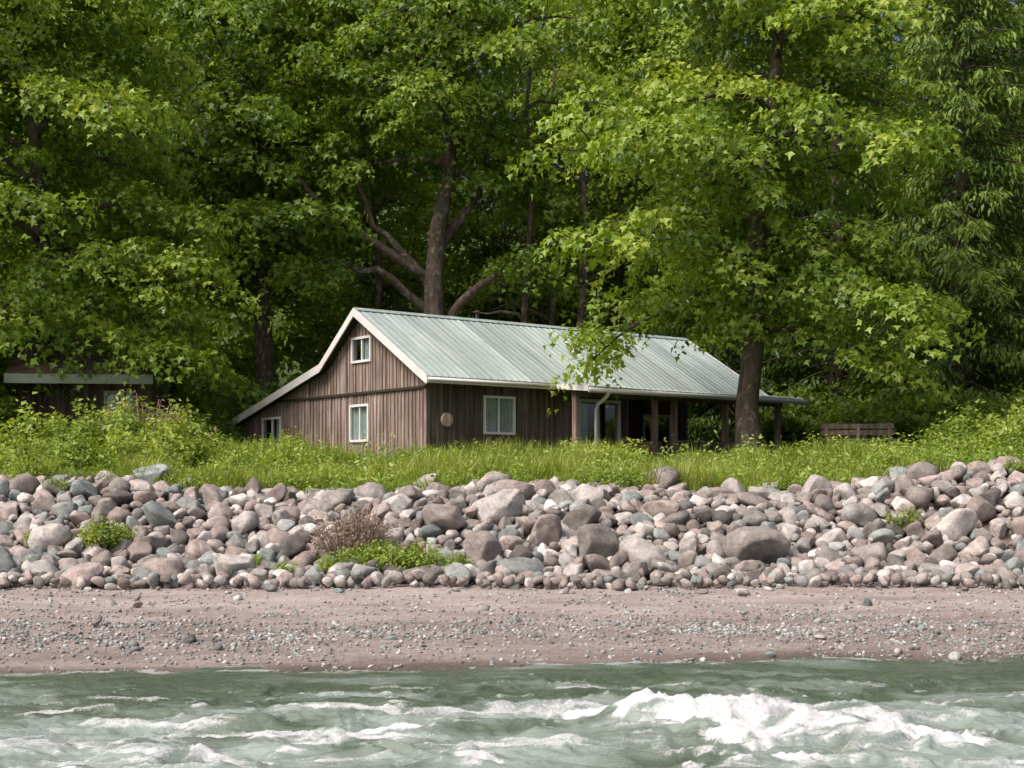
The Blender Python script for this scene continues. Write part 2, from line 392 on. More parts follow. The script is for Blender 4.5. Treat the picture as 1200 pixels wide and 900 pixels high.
def pads_to_leaves(pads,r,per,size,droop=.6):
    pads=np.array(pads);n=len(pads)
    q=np.repeat(pads,per,axis=0);N_=len(q)
    a=r.uniform(0,2*np.pi,N_);rad=np.sqrt(r.random(N_))*q[:,6]
    nn=nz(q[:,3:6]);ref=np.tile(np.array([[.0,0,1.]]),(N_,1));e1=nz(np.cross(nn,ref+np.array([.13,.07,0])));e2=np.cross(nn,e1)
    th=r.normal(size=N_)*.15*q[:,6]
    irr=1+.6*vn(np.cos(a)*2.0+q[:,0]*3,np.sin(a)*2.0+q[:,1]*3,q[:,2]*3,s=3)
    rad=rad*irr
    off=e1*(np.cos(a)*rad)[:,None]+e2*(np.sin(a)*rad)[:,None]
    P=q[:,:3]+off+nn*th[:,None];P[:,2]-=.38*(rad**2)/np.maximum(q[:,6],.1)
    outd=nz(off+1e-4)
    Nn=nz(nn*.75+outd*.5+r.normal(size=(N_,3))*.45)
    T=outd*.6+np.array([0,0,-droop])+r.normal(size=(N_,3))*.35
    S=size*r.uniform(.55,1.3,N_)
    tint=q[:,7]+r.normal(size=N_)*.12
    return P,Nn,T,S,tint
def maple(name,seed,H,R,base,tr,nl=22,nsec=9,per=75,size=.23,tintm=.5,mat=None,padr=.85,lean=0,low=.8,drop=0,extra=(),umin=.10,trunkpads=60):
    r=np.random.default_rng(seed);mb=MB();pads=[]
    tp=[];x=y=0
    for i in range(12):
        t=i/11;tp.append((x,y,t*H*.93));x+=r.normal()*.16+lean;y+=r.normal()*.16
    rad=[tr*(1.35 if i==0 else 1)*(1-.88*(i/11)**1.1) for i in range(12)]
    mb.tube([(tp[0][0],tp[0][1],-.4)]+tp,[tr*1.7]+rad,12)
    tpa=np.array(tp)
    def secs(pa,ns,az,L,k0,cnt,u0):
        for s_ in range(cnt):
            u=u0+(1-u0)*(s_+r.random()*.6)/cnt;u=min(u,.99)
            k=int(u*(ns-1));ff=u*(ns-1)-k;q=pa[k]*(1-ff)+pa[min(k+1,ns-1)]*ff
            az2=az+(1 if s_%2 else -1)*r.uniform(.4,1.25)
            l2=L*.36*(1.15-u*.6)*r.uniform(.7,1.3)
            e=q+np.array([math.cos(az2)*l2,math.sin(az2)*l2,r.uniform(-.35,.35)*l2-.1])
            md=(q+e)/2+np.array([0,0,.1*l2])
            mb.tube([q,md,e],[.035,.02,.01],4,cap=False)
            for w,wt in ((md,.5),(e,1)):
                if r.random()<.10:continue
                o=np.array([math.cos(az2),math.sin(az2),0])
                tn=tintm+r.normal()*.16+.14*(u-.5)
                pads.append((w[0],w[1],w[2]+.05,o[0]*.6+r.normal()*.18,o[1]*.6+r.normal()*.18,1,padr*r.uniform(.5,1.25),tn))
    for l in range(nl):
        t=(l+.5)/nl;h=base+(H*.9-base)*t
        az=l*2.399+r.normal()*.35
        prof=R*(low+(1-low)*math.sin(min(1,t/.4)*math.pi/2))*(1-max(0,(t-.35)/.65)**2*.75)
        L=prof*r.uniform(.78,1.12)
        i=min(10,int(h/(H*.93)*11));f=h/(H*.93)*11-i;p=tpa[i]*(1-f)+tpa[i+1]*f
        el=math.radians(r.uniform(10,38)+25*t-drop*(1-t))
        pl=[];d=np.array([math.cos(az)*math.cos(el),math.sin(az)*math.cos(el),math.sin(el)]);c=p.copy()
        ns=9
        for k in range(ns):
            pl.append(tuple(c));c=c+d*L/(ns-1);d=d+np.array([r.normal()*.16,r.normal()*.16,-.12+r.normal()*.08]);d/=np.linalg.norm(d)
        r0=tr*.32*(1-.5*t)
        mb.tube(pl,[r0*(1-.88*k/(ns-1)) for k in range(ns)],6)
        secs(np.array(pl),ns,az,L,0,nsec,umin)
    for pl in extra:
        pl=[np.array(p,float) for p in pl];fine=[]
        for a,b in zip(pl[:-1],pl[1:]):
            for k in range(3):fine.append(a+(b-a)*k/3+r.normal(size=3)*.07)
        fine.append(pl[-1]);nf=len(fine)
        mb.tube(fine,[tr*.42*(1-.85*k/(nf-1)) for k in range(nf)],7)
        dd=fine[-1]-fine[0];secs(np.array(fine),nf,math.atan2(dd[1],dd[0]),4.5,0,6,.6)
    for i in range(trunkpads):
        h=base+.4+(H*.92-base)*r.random();k=min(11,int(h/(H*.93)*11));a=r.uniform(0,6.28);q=r.uniform(.4,1.5)
        pads.append((tpa[k][0]+math.cos(a)*q,tpa[k][1]+math.sin(a)*q,h,math.cos(a)*.7,math.sin(a)*.7,1,padr*r.uniform(.6,1.1),tintm-.05+r.normal()*.12))
    A_=pads_to_leaves(pads,r,per,size)
    wood=mb.mesh(name+'_wood',M_bark,True);lv=leafmesh(name+'_leaves',*A_,'maple',mat or M_maple)
    return wood,lv
def place(name,pair,loc,rot=0,sc=1):
    e=empty(name,loc,rot);e.scale=(sc,sc,sc)
    obj('trunk_and_limbs',pair[0],e);obj('crown_leaves',pair[1],e);return e
def gz(x,y):return float(terr(x,y))
mA=maple('mapleA',11,21,6.1,3.6,.34,nl=30,nsec=11,per=88,tintm=.64,padr=.82,drop=14,trunkpads=110,size=.20)
mB=maple('mapleB',12,21,7.3,2.2,.40,nl=30,nsec=10,per=92,tintm=.62,padr=.98,low=.95,drop=14,size=.22)
mC=maple('mapleC',13,23,7.5,7.5,.46,nl=24,nsec=9,per=75,tintm=.40,padr=1.0,size=.26,trunkpads=90)
lm=[[(0,0,7.0),(-1.2,-.3,8.6),(-2.6,-.5,9.9),(-3.2,-.6,12.0),(-3.8,-.4,14.6)],[(0,0,7.6),(-2.0,-.8,8.7),(-4.4,-1.2,10.4),(-6.4,-1.3,12.2),(-7.8,-1.2,12.6)],
    [(0,0,6.2),(-1.8,-1.0,7.6),(-3.6,-1.6,8.2),(-5.6,-1.8,8.0)],[(0,0,9),(1.6,-.6,11),(2.2,-.8,14)],[(0,0,5.6),(1.2,-.8,7.2),(2.6,-1.2,8.0),(4.4,-1.4,8.1)]]
mD=maple('mapleD',14,23,7.0,11.5,.52,nl=19,nsec=9,per=75,tintm=.45,padr=.95,size=.25,extra=lm,trunkpads=20)
place('maple_tree',mA,(6.75,38.6,gz(6.65,38.6)),.4)
place('maple_tree',mB,(-15.6,44.5,2.3),1.2)
place('maple_tree',mB,(-21.5,47,2.3),3.9,1.0)
place('maple_tree',mD,(-2.9,54.5,2.3),0)
place('maple_tree',mC,(-10.2,55,2.3),2.1)
place('maple_tree',mB,(4.8,60,2.3),4.0,1.05)
place('maple_tree',mB,(12.5,62,2.3),5.0,1.05)
place('maple_tree',mB,(-17,58,2.3),3.3,1.05)
place('maple_tree',mC,(23,57,2.3),1.3,1.0)
place('maple_tree',mB,(-30,55,2.3),.3,1.1)
place('maple_tree',mB,(-7,66,2.8),2.3,1.1)

def cedar(name,seed,H,R,tintm,n=150,per=150):
    r=np.random.default_rng(seed);mb=MB()
    mb.tube([(0,0,-.3),(0.05,0,H*.35),(0,.1,H*.7),(0,0,H)],[.42,.3,.16,.02],10)
    P=[];Nn=[];T=[];S=[];C=[]
    for i in range(n):
        t=(i+r.random())/n;h=1.2+(H-1.2)*t;az=i*2.399+r.normal()*.3
        L=R*(1-t)**.75*r.uniform(.7,1.15)+.3
        m=9;pl=[]
        for k in range(m):
            u=k/(m-1)
            pl.append(np.array([math.cos(az)*L*u,math.sin(az)*L*u,h+L*(.12*u-.55*u*u+.22*u**4)]))
        mb.tube(pl,[.05*(1-.9*k/(m-1)) for k in range(m)],4,cap=False)
        pa=np.array(pl);cnt=int(per*(L/R)*1.0)+14
        u=.15+.85*r.random(cnt)**.7;kk=np.clip((u*(m-1)).astype(int),0,m-2);f=(u*(m-1)-kk)[:,None]
        b=pa[kk]*(1-f)+pa[kk+1]*f
        side=np.array([-math.sin(az),math.cos(az),0])
        w=r.normal(size=cnt)*(.10+.30*(1-u))*min(L,3)*.6
        hang=-np.abs(r.normal(size=cnt))*.28
        p=b+side*w[:,None];p[:,2]+=hang-.25*np.abs(w)
        o=np.array([math.cos(az),math.sin(az),0])
        P.append(p);T.append(o*.5+side*np.sign(w)[:,None]*.45+np.array([0,0,-.9])+r.normal(size=(cnt,3))*.25)
        Nn.append(nz(o*.5+np.array([0,0,.6])+r.normal(size=(cnt,3))*.5));S.append(r.uniform(.18,.40,cnt))
        C.append(tintm+r.normal()*.1+.3*(u-.6)+r.normal(size=cnt)*.1)
    wood=mb.mesh(name+'_wood',M_bark,True)
    return wood,leafmesh(name+'_leaves',np.concatenate(P),np.concatenate(Nn),np.concatenate(T),np.concatenate(S),np.concatenate(C),'frond',M_cedar)
cA=cedar('cedarA',31,22,4.6,.80,n=170,per=400)
cB=cedar('cedarB',32,24,4.8,.42,n=150,per=260)
place('cedar_tree',cA,(15.6,47.5,2.3),.3)
place('cedar_tree',cB,(12.4,52,2.3),1)
place('cedar_tree',cB,(18.5,53,2.3),2.6)
place('cedar_tree',cA,(22.5,48,2.3),4)
place('cedar_tree',cB,(8.6,54,2.3),5.1,.95)
place('cedar_tree',cB,(0.5,63,2.3),1.5)
for i,(x,y,h) in enumerate([(0.0,55,17),(1.6,57,18),(3.1,55.5,16),(-5.4,57.5,18),(5.2,60,18)]):
    mb=MB();r=np.random.default_rng(i+70);p=[];c=np.array([0,0,-.3])
    for k in range(9):
        p.append(tuple(c));c=c+np.array([r.normal()*.22,r.normal()*.2,h/8])
    mb.tube(p,[.2*(1-.7*k/8) for k in range(9)],8)
    for k in range(7):
        j=r.integers(2,8);q=np.array(p[j]);a=r.uniform(0,6.28);L=r.uniform(2,4);pp=[q]
        for s_ in range(4):pp.append(pp[-1]+np.array([math.cos(a)*L/4+r.normal()*.15,math.sin(a)*L/4,L/4*(.5-.25*s_)+r.normal()*.15]))
        mb.tube(pp,[.1,.08,.06,.04,.015],5)
    obj('bare_tree_trunk',mb.mesh('bare_trunk',M_bark,True),None,(x,y,2.3))
r=np.random.default_rng(99);pads=[]
for i in range(2900):
    x=r.uniform(-48,48);y=r.uniform(68,84);z=gz(x,y)+r.uniform(0,35)
    pads.append((x,y,z,r.normal()*.3,-.7,1,r.uniform(1.2,2.2),.58+r.normal()*.16+.3*float(fbm(np.array([x/5]),np.array([z/4]),s=4)[0])))
A_=pads_to_leaves(pads,r,70,.48)
obj('distant_trees',leafmesh('distant_trees',*A_,'maple',M_far))

# ---------------------------------------------------------------- shrubs & grass
def shrub(name,seed,H,R,n=60,per=70,size=.11,mat=None,tint=.55,kind='oval'):
    r=np.random.default_rng(seed);mb=MB();P=[];T=[];Nn=[];C=[]
    for i in range(n):
        a=r.uniform(0,6.28);rr=R*math.sqrt(r.random());h=H*(1-.55*(rr/R)**2)*r.uniform(.55,1.15)
        b=np.array([math.cos(a)*rr*.55,math.sin(a)*rr*.55,0]);e=np.array([math.cos(a)*rr*1.1,math.sin(a)*rr*1.1,h])
        m_=(b+e)/2+np.array([0,0,.15*h]);mb.tube([b,m_,e],[.014,.01,.004],4,cap=False)
        u=r.uniform(.12,1,per)[:,None]
        p=(1-u)**2*b+2*u*(1-u)*m_+u*u*e+r.normal(size=(per,3))*np.array([.10,.10,.08])*(.5+H*.5)
        P.append(p);d=np.array([math.cos(a),math.sin(a),.1])
        T.append(d*.4+r.normal(size=(per,3))*.7+np.array([0,0,.15]));Nn.append(nz(np.array([0,0,.8])+d*.3+r.normal(size=(per,3))*.5))
        C.append(tint+r.normal()*.16+r.normal(size=per)*.1+.2*(u[:,0]-.5))
    P=np.concatenate(P);S=size*r.uniform(.6,1.3,len(P))
    return mb.mesh(name+'_stems',M_dry if mat is M_dry else M_bark),leafmesh(name+'_leaves',P,np.concatenate(Nn),np.concatenate(T),S,np.concatenate(C),kind,mat or M_shrub)
def pshrub(name,pair,x,y,rot=0,sc=1,dz=0):
    e=empty(name,(x,y,gz(x,y)+dz),rot);e.scale=(sc,)*3
    obj('stems',pair[0],e);obj('leaves',pair[1],e)
sA=shrub('shrubA',1,1.5,1.1,70,60,.14);sB=shrub('shrubB',2,1.2,1.0,60,60,.12,tint=.7)
sC=shrub('shrubC',3,2.6,1.9,120,95,.19,tint=.35,kind='maple');sD=shrub('weed',4,.55,.45,40,40,.08,tint=.65)
sE=shrub('dry',5,.8,.6,90,22,.06,mat=M_dry,tint=.5);sF=shrub('shrubF',6,1.3,.8,34,60,.16,tint=.8)
rs=random.Random(3)
for (x,y,k,s) in [(-10.9,31,2,1.15),(-9.6,30.5,0,1.0),(-8.9,31.5,0,1.05),(-7.7,30.6,2,1.05),(-12.2,30.5,1,1.15),(-6.9,31.2,1,.8),(-13.4,32,0,1.1),(-10.3,28.6,1,.85),(-9.0,28.2,0,.65),(-7.4,28.5,1,.65),(-8.4,29.6,2,.85),(-8.3,34,0,.95),(-9.8,34.5,2,1.1),
      (-6.0,30.0,1,.6),(-5.2,30.5,2,.6),(-6.1,33,1,.6),(-6.1,28.0,1,.55),(-11.6,28.4,0,.75),(-6.1,36.4,0,.55),(-5.6,35.5,2,.6),(-4.6,32,1,.45),(-3.9,30,2,.42),(-4.7,29,1,.5),
      (10.9,32.5,0,.9),(11.6,31.5,2,1.1),(12.8,32.5,0,1.0),(9.6,29.2,1,.7),(11,29,0,.7),(12,37,1,1.0),(6.9,28.4,1,.5),(5.5,28.5,0,.42),(13.5,30,1,1),(13.8,37,1,1.3),(5.2,29,1,.42),(4.3,29.5,2,.42),(7.8,28.2,2,.5),(8.6,28.6,1,.55),(2.4,28.4,1,.4),(3.2,29,0,.35),(0.6,28,2,.34),(-1.2,28.6,1,.32),(-2.6,28.2,0,.28)]:
    pshrub('shrub',(sA,sB,sF)[k],x,y,rs.uniform(0,6),s)
for (x,y,s) in [(-16.6,42.4,.9),(-17.6,42.2,1.2),(-18.8,42,1.2),(-10.7,48.5,1.0),(-11.4,52,1.3),(-6,54,1.4),(-8.5,53,1.3),(13.5,43,.95),(15.5,41.5,.9),(18,42,1.1),(11.8,45.5,.9),(10.4,48,1.1),(-3,59,1.5),(1,58,1.4),(5,58,1.4),(8.5,57,1.3),(-13.0,51,1.3),(-15.5,51,1.3),(-20,42,1.3),(21,43,1.3),(14,48,1.2),(-10.6,46.4,.75),(-14.6,42.5,.6),(-12.0,43.2,.55),(-11.1,44,.75),(-18,47,1.4),(-19,45,1.4)]:
    pshrub('undergrowth_bush',sC,x,y,rs.uniform(0,6),s)
for (x,y,s) in [(-6.75,22.6,.9),(-1.9,21.6,.9),(-2.35,21.8,.8),(-1.45,21.5,.9),(-2.8,21.6,.6),(-.9,21.5,.6),(6.7,23.3,.6),(2.1,25.6,.8),(-5.9,25.2,.7),(-8.9,25.3,.8),(-3.5,21.4,.4),(-7.9,22.6,.45),(-4.1,22.0,.35),(1.95,26.0,1.0),(7.9,26,.8),(4.0,26.2,.8),(-1,26.3,.7),(3.3,26.4,.9),(5.2,26.3,.8),(-4.2,26.3,.8),(9.3,25.2,.5),(-8.2,24.6,.5),(-6.4,25.6,.7)]:
    pshrub('weed_plant',sD,x,y,rs.uniform(0,6),s,.10)
pshrub('dry_shrub',sE,-2.75,22.3,0,.9,.15);pshrub('dry_shrub',sE,-2.45,22.6,2,.85,.2);pshrub('dry_shrub',sE,-8.75,32.8,1,2.2)
r=np.random.default_rng(44);n=150000
gx=r.uniform(-15,15,n);gy=25.4+r.random(n)**1.3*13
ca,sa=.791,.612
ls=(gx+2.405)*ca+(gy-38.61)*sa;lw=-(gx+2.405)*sa+(gy-38.61)*ca
cl=fbm(gx/.9,gy/.9,s=6,o=3);cov=fbm(gx/2.2,gy/2.2,s=8,o=3)
edge=gy>25.6+.9*fbm(gx/1.1,gy*0,s=2,o=3)
k=~((ls>-.05)&(lw>-1.3)&(ls<14))&(cl>-.45)&edge
gx=gx[k];gy=gy[k];cl=cl[k];cov=cov[k];n=len(gx)
gzv=terr(gx,gy)
hh=(.20+.38*np.clip(cl+.4,0,1)+.24*r.random(n)**2)*(.75+.5*(cov>.05))
wd=r.uniform(.012,.030,n);a=r.uniform(0,6.28,n);lean=r.uniform(.05,.85,n)*hh
bx=np.cos(a);by=np.sin(a);sxx=-by;syy=bx
def pt(f,side,w):
    return np.stack([gx+bx*lean*f*f+sxx*side*wd*w,gy+by*lean*f*f+syy*side*wd*w,gzv-.02+hh*f*(1-.12*f)],-1)
V=np.stack([pt(0,-.5,1),pt(0,.5,1),pt(.55,.5,.8),pt(.55,-.5,.8),pt(1,.1,.25),pt(1,-.1,.25)],1).reshape(-1,3)
b=(np.arange(n)*6)[:,None]
F=np.concatenate([b+np.array([0,1,2,3]),b+np.array([3,2,4,5])])
tn=np.clip(.5+.45*cov+.2*r.normal(size=n)*.7+.3*cl,0,.97);tn[r.random(n)<.03]=1
obj('grass',mesh_np('grass',V,F,M_grass,np.repeat(tn,6)[:,None]*np.ones((1,3))))
n=52000;wx_=r.uniform(-14,14,n);wy_=25.9+r.random(n)**1.4*9
pm=fbm(wx_/.7,wy_/.7,s=77,o=3);k=pm>-.05;wx_=wx_[k];wy_=wy_[k];pm=pm[k];n=len(wx_)
P=np.stack([wx_,wy_,terr(wx_,wy_)+(.22+.95*np.clip(pm,0,.6))*r.random(n)+.08],-1)
obj('meadow_weeds',leafmesh('meadow_weeds',P,nz(np.array([0,-.25,.8])+r.normal(size=(n,3))*.45),r.normal(size=(n,3)),r.uniform(.06,.15,n),.42+pm*.8+r.normal(size=n)*.13,'oval',M_shrub))

# ---------------------------------------------------------------- cabin
G=2.35
cab=empty('wooden_cabin',(-2.405,38.61,0),math.atan2(.612,.791))
RW,RZ=3.37,7.14
EW,EZ=-.5,4.89
BW,BZ=5.42,5.59
LW,LZ=13.37,3.64
S0,S1=-.35,13.65
def roofz(w):
    return float(np.interp(w,[EW,RW,BW,LW],[EZ,RZ,BZ,LZ]))
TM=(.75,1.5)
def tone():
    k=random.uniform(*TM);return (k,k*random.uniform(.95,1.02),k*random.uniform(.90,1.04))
def wall(mb,P,a,b,z0,top,holes,step=.19,th=.03,batt=True):
    br=set([a,b]);t=a
    while t<b:br.add(round(t,4));t+=step
    for h in holes:br.add(h[0]);br.add(h[1])
    br=sorted(x for x in br if a<=x<=b)
    br=[x for i,x in enumerate(br) if i==0 or x-br[i-1]>.004]
    def seg(t0,t1,zl,zt,o0,o1,c):
        z00=zl if not callable(zl) else zl(t0);z01=zl if not callable(zl) else zl(t1)
        z10=zt(t0) if callable(zt) else zt;z11=zt(t1) if callable(zt) else zt
        if min(z10-z00,z11-z01)<.01:return
        mb.hexa([P(t0,z00,o0),P(t1,z01,o0),P(t1,z01,o1),P(t0,z00,o1),P(t0,z10,o0),P(t1,z11,o0),P(t1,z11,o1),P(t0,z10,o1)],c)
    for t0,t1 in zip(br[:-1],br[1:]):
        c=tone();o=random.uniform(0,.006)
        hs=[h for h in holes if t0>=h[0]-.003 and t1<=h[1]+.003]
        if hs:
            h=hs[0];seg(t0,t1,z0,h[2],-th,o,c);seg(t0,t1,h[3],top,-th,o,c)
        else:seg(t0,t1,z0,top,-th,o,c)
        if batt:
            hs=[h for h in holes if h[0]-.03<t0<h[1]+.03]
            c2=tone();ta,tb=t0-.022,t0+.022
            if ta<a:continue
            if hs:
                h=hs[0];seg(ta,tb,z0,h[2]-.09,.008,.03,c2);seg(ta,tb,h[3]+.09,top,.008,.03,c2)
            else:seg(ta,tb,z0,top,.008,.03,c2)
def window(mb,gb,cb,P,t0,t1,z0,z1,mull=1,fr=.075,curt=None):
    def bx(m,a,b,c,d,o0,o1):
        m.hexa([P(a,c,o0),P(b,c,o0),P(b,c,o1),P(a,c,o1),P(a,d,o0),P(b,d,o0),P(b,d,o1),P(a,d,o1)])
    bx(mb,t0-fr,t0,z0-fr,z1+fr,-.06,.055);bx(mb,t1,t1+fr,z0-fr,z1+fr,-.06,.055)
    bx(mb,t0,t1,z0-fr,z0,-.06,.07);bx(mb,t0,t1,z1,z1+fr,-.06,.052)
    for i in range(mull):
        tm=t0+(t1-t0)*(i+1)/(mull+1);bx(mb,tm-.025,tm+.025,z0,z1,-.04,.02)
    bx(gb,t0,t1,z0,z1,-.035,-.028)
    if curt:
        for (c0,c1) in curt:
            a=t0+(t1-t0)*c0;b=t0+(t1-t0)*c1;nf=14
            for i in range(nf):
                u0=a+(b-a)*i/nf;u1=a+(b-a)*(i+1)/nf;o=-.07-.03*(i%2)
                o2=-.07-.03*((i+1)%2)
                cb.poly([P(u0,z0,o),P(u1,z0,o2),P(u1,z1,o2),P(u0,z1,o)],[(0,1,2,3)])
GP=lambda t,z,o:(-o,t,z)
FP=lambda t,z,o:(t,-o,z)
bd=MB();wt=MB();gl=MB();cu=MB()
dz=CAMZ
gw=[(2.95,3.93,3.82+dz,4.46+dz),(3.14,4.10,1.42+dz,2.42+dz),(8.65,9.85,1.25+dz,2.25+dz)]
WB=12.95
top=lambda w:roofz(w)-.13
ZT=2.82+dz
lowtop=lambda w:min(ZT,top(w))
wall(bd,GP,0,WB,G-.3,lowtop,gw[1:])
UP=lambda t,z,o:(-o-.035,t,z)
wall(bd,UP,0.0,8.9,lambda w:ZT+.02,top,gw[:1])
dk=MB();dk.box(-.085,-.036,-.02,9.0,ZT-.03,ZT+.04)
fw=[(2.05,3.06,1.60+dz,2.58+dz)]
ft=lambda s:EZ-.02
TM=(.34,.80)  # darker boards from here on; front wall has eave shade put into its colour
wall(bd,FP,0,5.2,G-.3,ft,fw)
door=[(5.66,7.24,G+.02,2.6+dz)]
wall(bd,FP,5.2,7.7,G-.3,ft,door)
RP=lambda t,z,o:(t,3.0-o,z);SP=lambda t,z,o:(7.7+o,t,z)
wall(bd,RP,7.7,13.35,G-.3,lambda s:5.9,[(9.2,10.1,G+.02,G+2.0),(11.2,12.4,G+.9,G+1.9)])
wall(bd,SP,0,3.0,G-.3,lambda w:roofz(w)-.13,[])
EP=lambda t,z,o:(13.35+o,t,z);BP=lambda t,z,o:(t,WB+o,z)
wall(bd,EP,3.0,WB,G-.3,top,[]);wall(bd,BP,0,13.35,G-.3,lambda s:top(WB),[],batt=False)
bd.box(-.045,.06,-.05,-.032,G-.3,EZ-.05,(.6,.6,.6));bd.box(-.062,-.046,-.05,.08,G-.3,ZT-.06,(.9,.9,.9))
bd.box(5.12,5.24,-.055,-.031,G-.3,EZ-.06,(.9,.9,.9))
window(wt,gl,cu,GP,*gw[1],1,curt=[(.0,1)]);window(wt,gl,cu,GP,*gw[2],1,curt=[(0,.35)])
window(wt,gl,cu,UP,*gw[0],1,curt=[(0,.45)])
window(wt,gl,cu,FP,*fw[0],1,curt=[(0,.46),(.62,1)])
window(wt,gl,cu,FP,*door[0],1,fr=.10,curt=[(.0,.25)])
window(wt,gl,cu,RP,9.2,10.1,G+.02,G+2.0,0);window(wt,gl,cu,RP,11.2,12.4,G+.9,G+1.9,1)
obj('walls',bd.mesh('walls',M_board),cab)
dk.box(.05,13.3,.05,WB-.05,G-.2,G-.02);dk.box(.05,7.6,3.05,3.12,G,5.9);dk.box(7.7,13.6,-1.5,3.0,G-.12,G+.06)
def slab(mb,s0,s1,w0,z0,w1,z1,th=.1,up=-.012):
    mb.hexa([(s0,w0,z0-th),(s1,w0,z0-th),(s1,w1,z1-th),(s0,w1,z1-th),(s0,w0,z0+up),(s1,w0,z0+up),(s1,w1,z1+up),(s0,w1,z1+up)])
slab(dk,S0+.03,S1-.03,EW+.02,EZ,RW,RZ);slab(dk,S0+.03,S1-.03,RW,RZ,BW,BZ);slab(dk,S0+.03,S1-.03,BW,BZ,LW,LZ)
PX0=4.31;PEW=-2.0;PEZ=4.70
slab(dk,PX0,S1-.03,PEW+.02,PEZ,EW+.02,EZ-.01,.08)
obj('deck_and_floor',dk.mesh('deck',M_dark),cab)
def sheet(mb,s0,s1,rows):
    pr=[(0,0),(.19,0),(.205,.018),(.235,.018)]
    ss=[];s=s0
    while s<s1:
        for a,h in pr:
            if s+a<s1:ss.append((s+a,h,int((s-s0)/.75)))
        s+=.25
    ss.append((s1,0,99))
    tn={}
    for (a,h,p),(a2,h2,p2) in zip(ss[:-1],ss[1:]):
        if p not in tn:
            k=random.uniform(.84,1.1);tn[p]=(k*random.uniform(.98,1.03),k,k*random.uniform(.97,1.03))
        pts=[]
        for (w,z) in rows:pts+=[(a,w,z+h),(a2,w,z+h2)]
        mb.poly(pts,[(2*i,2*i+1,2*i+3,2*i+2) for i in range(len(rows)-1)],tn[p])
rf=MB()
sheet(rf,S0,S1,[(EW-.03,EZ-.012),(RW,RZ+.005)])
sheet(rf,S0,S1,[(RW,RZ+.005),(BW,BZ+.005),(LW+.03,LZ)])
sheet(rf,PX0-.02,S1,[(PEW-.04,PEZ-.0),(EW+.05,EZ-.005)])
rf.poly([(S0,RW-.17,RZ-.055),(S1,RW-.17,RZ-.055),(S1,RW,RZ+.05),(S0,RW,RZ+.05),(S1,RW+.17,RZ-.09),(S0,RW+.17,RZ-.09)],[(0,1,2,3),(3,2,4,5)],(.9,.95,.92))
obj('metal_roof',rf.mesh('metal_roof',M_roof),cab)
def rake(mb,s,w0,z0,w1,z1,dh=.22,off=.03,t=.04):
    mb.hexa([(s,w0,z0-dh),(s+t,w0,z0-dh),(s+t,w1,z1-dh),(s,w1,z1-dh),(s,w0,z0+off),(s+t,w0,z0+off),(s+t,w1,z1+off),(s,w1,z1+off)])
for s in (S0-.045,S1+.005):
    rake(wt,s,EW-.04,EZ-.02,RW,RZ);rake(wt,s,RW,RZ,BW,BZ);rake(wt,s,BW,BZ,LW,LZ)
rake(wt,S1+.006,PEW-.05,PEZ,EW-.05,EZ-.03,.15);rake(wt,PX0-.07,PEW-.05,PEZ,EW-.05,EZ-.05,.13)
wt.box(S0-.04,PX0-.08,EW-.07,EW-.03,EZ-.20,EZ-.03)
wt.box(PX0-.06,S1+.04,PEW-.09,PEW-.05,PEZ-.17,PEZ-.02)
gt=MB();gt.tube([(PX0-.1,PEW-.15,PEZ-.09),(S1+.1,PEW-.15,PEZ-.09)],[.06,.06],8);gt.tube([(S0,EW-.12,EZ-.1),(PX0-.1,EW-.12,EZ-.11)],[.045,.045],8)
gt.tube([(5.0,PEW-.14,PEZ-.12),(5.05,PEW+.1,PEZ-.3),(5.15,PEW+.55,PEZ-.45),(5.17,-1.36,PEZ-.6),(5.17,-1.36,G)],[.06]*5,8)
obj('gutter_and_downspout',gt.mesh('gutter',M_white,True),cab)
obj('white_trim',wt.mesh('trim',M_white),cab);obj('window_glass',gl.mesh('glass',M_glass),cab);obj('curtains',cu.mesh('curtains',M_curt),cab)
pp=MB()
for s in (4.5,7.7,8.55,10.86,13.4):
    pp.box(s-.08,s+.08,-1.28,-1.12,G-.2,PEZ-.02,(1.1,1.0,.95))
pp.box(PX0+.1,S1-.1,-1.30,-1.10,PEZ-.23,PEZ-.03,(.6,.6,.6))
for s0,s1 in ((8.63,10.78),(10.94,13.32)):
    pp.box(s0,s1,-1.23,-1.17,G+.82,G+.90,(.8,.8,.8));pp.box(s0,s1,-1.22,-1.18,G+.2,G+.27,(.8,.8,.8))
    s=s0+.1
    while s<s1:pp.box(s,s+.04,-1.216,-1.184,G+.27,G+.82,(.7,.7,.7));s+=.14
obj('porch_posts_and_rail',pp.mesh('posts',M_board),cab)
ds=MB();ds.tube([(.66,-.035,1.9+dz),(.66,-.085,1.9+dz)],[.21,.19],20,(2.2,2.1,2.0));obj('wall_plaque',ds.mesh('disc',M_board),cab)
vp=MB();vp.tube([(4.6,RW+.5,RZ-.5),(4.6,RW+.5,RZ+.32)],[.07,.07],10);vp.tube([(4.6,RW+.5,RZ+.32),(4.6,RW+.5,RZ+.38)],[.12,.09],10);obj('vent_pipe',vp.mesh('vent',M_dark),cab)
ch=MB()
for cx in (7.0,11.6):
    for a in (0,.5):
        for b_ in (0,.5):ch.box(cx+a,cx+a+.05,-.95+b_,-.9+b_,G+.06,G+(.95 if b_ else .48),(1.3,1,.8))
    ch.box(cx-.02,cx+.57,-.97,-.38,G+.44,G+.48,(1.3,1,.8))
    for k in range(4):ch.box(cx+.06,cx+.5,-.44,-.41,G+.55+k*.1,G+.62+k*.1,(1.3,1,.8))
obj('porch_chairs',ch.mesh('chairs',M_board),cab)
fwd=MB()
for k in range(34):
    z=G+.1+(k//6)*.13;xx=7.85+(k%6)*.14;fwd.tube([(xx,-.9,z+.05),(xx,-.45,z+.05)],[.065,.065],7,(1.2,1,.8))
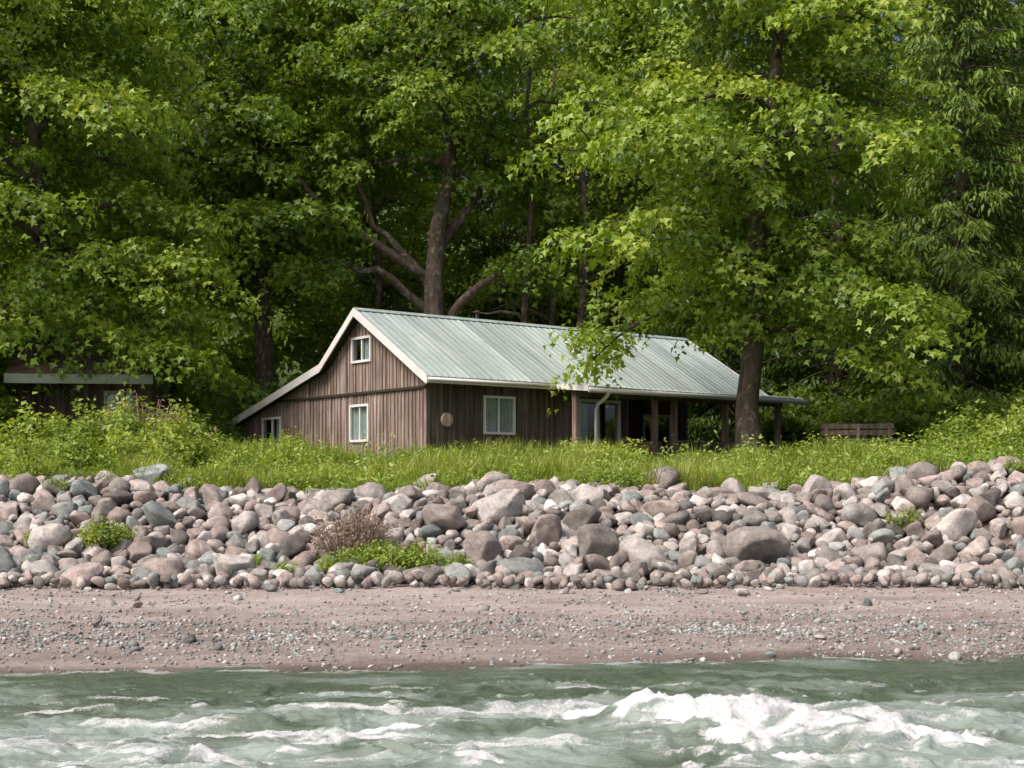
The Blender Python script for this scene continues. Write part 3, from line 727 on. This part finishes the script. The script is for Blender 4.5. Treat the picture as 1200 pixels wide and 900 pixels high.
obj('firewood',fwd.mesh('firewood',M_board),cab)

# ---------------------------------------------------------------- left shed
sh=empty('wooden_shed',(-14.4,44.5,0),math.radians(6))
b1=MB();w1=MB();g1=MB();c1=MB();r1=MB()
SFP=lambda t,z,o:(t,-o,z)
hs=[(1.15,1.95,2.45+dz,3.05+dz)]
SL=-1.5
wall(b1,SFP,SL,2.6,2.0,lambda s:5.35,hs)
SE=lambda t,z,o:(2.6+o,t,z);SW=lambda t,z,o:(SL-o,t,z)
rz=lambda w:float(np.interp(w,[0,2,4],[5.35,6.4,5.35]))
wall(b1,SE,0,4,2.0,rz,[]);wall(b1,SW,0,4,2.0,rz,[])
wall(b1,lambda t,z,o:(t,4+o,z),SL,2.6,2.0,lambda s:5.35,[],batt=False)
window(w1,g1,c1,SFP,*hs[0],1,curt=[(0,.3)])
slab(r1,SL-.4,2.75,-.7,5.40,2,6.9,.09,0);slab(r1,SL-.4,2.75,2,6.9,4.6,5.4,.09,0)
w1.box(SL-.4,2.75,-.76,-.702,5.10,5.40)
m,nt,out=newmat('mossy_shingles');M_sh=m
n1=noise(nt,5,6,.65);c=ramp(nt,n1.outputs[0],[(.35,(.06,.045,.035)),(.55,(.15,.11,.09)),(.72,(.08,.10,.03))]).outputs[0]
principled(nt,out,c,.9,bump(nt,n1.outputs[0],.8,.05))
obj('walls',b1.mesh('swalls',M_board),sh);obj('roof',r1.mesh('sroof',M_sh),sh)
M_grey=paint('grey_trim',(.42,.47,.43),.6)
obj('trim',w1.mesh('strim',M_grey),sh);obj('window_glass',g1.mesh('sglass',M_glass),sh);obj('curtain',c1.mesh('scurt',M_curt),sh)

# ---------------------------------------------------------------- garden bench
bn=empty('wooden_bench',(10.1,39.8,gz(10.1,39.8)+.22),math.radians(-4))
def bpart(name,fn):
    mb=MB();fn(mb);obj(name,mb.mesh(name,M_board),bn)
k=(1.7,1.65,1.55)
bpart('seat',lambda m:[m.box(-1.05,1.05,-.32+i*.16,-.18+i*.16,.55,.59,k) for i in range(3)])
bpart('backrest',lambda m:[m.box(-1.05,1.05,.16,.20,.72+i*.19,.86+i*.19,k) for i in range(2)])
bpart('legs',lambda m:[(m.box(x,x+.09,-.3,-.2,-.3,.549,k),m.box(x,x+.09,.08,.158,-.3,1.03,k),m.box(x,x+.09,-.199,.079,.45,.549,k)) for x in (-.95,-.04,.86)])

# ---------------------------------------------------------------- light, sky, camera
w=bpy.data.worlds.new('World');scene.world=w;w.use_nodes=True;nt=w.node_tree
sky=nt.nodes.new('ShaderNodeTexSky');sky.sky_type='NISHITA';sky.sun_disc=False
sd=Vector((-.60,-.50,1.0)).normalized()
el=math.asin(sd.z);az=math.atan2(sd.x,sd.y)
sky.sun_elevation=el;sky.sun_rotation=az;sky.dust_density=6.0;sky.air_density=.6
bg=nt.nodes['Background'];bg.inputs[1].default_value=.15
nt.links.new(sky.outputs[0],bg.inputs[0])
l=bpy.data.lights.new('sun','SUN');l.energy=3.3;l.angle=math.radians(28);l.color=(1,.93,.88)
lo=bpy.data.objects.new('sun',l);lo.rotation_euler=sd.to_track_quat('Z','Y').to_euler();link(lo)
cam=bpy.data.cameras.new('camera');cam.lens=48;cam.sensor_width=36;cam.shift_y=.1;cam.clip_end=1500;cam.clip_start=.1
co=bpy.data.objects.new('camera',cam);co.location=(0,0,CAMZ);co.rotation_euler=(math.radians(90),0,0);link(co)
scene.camera=co
scene.view_settings.view_transform='Standard';scene.view_settings.look='None';scene.view_settings.exposure=0
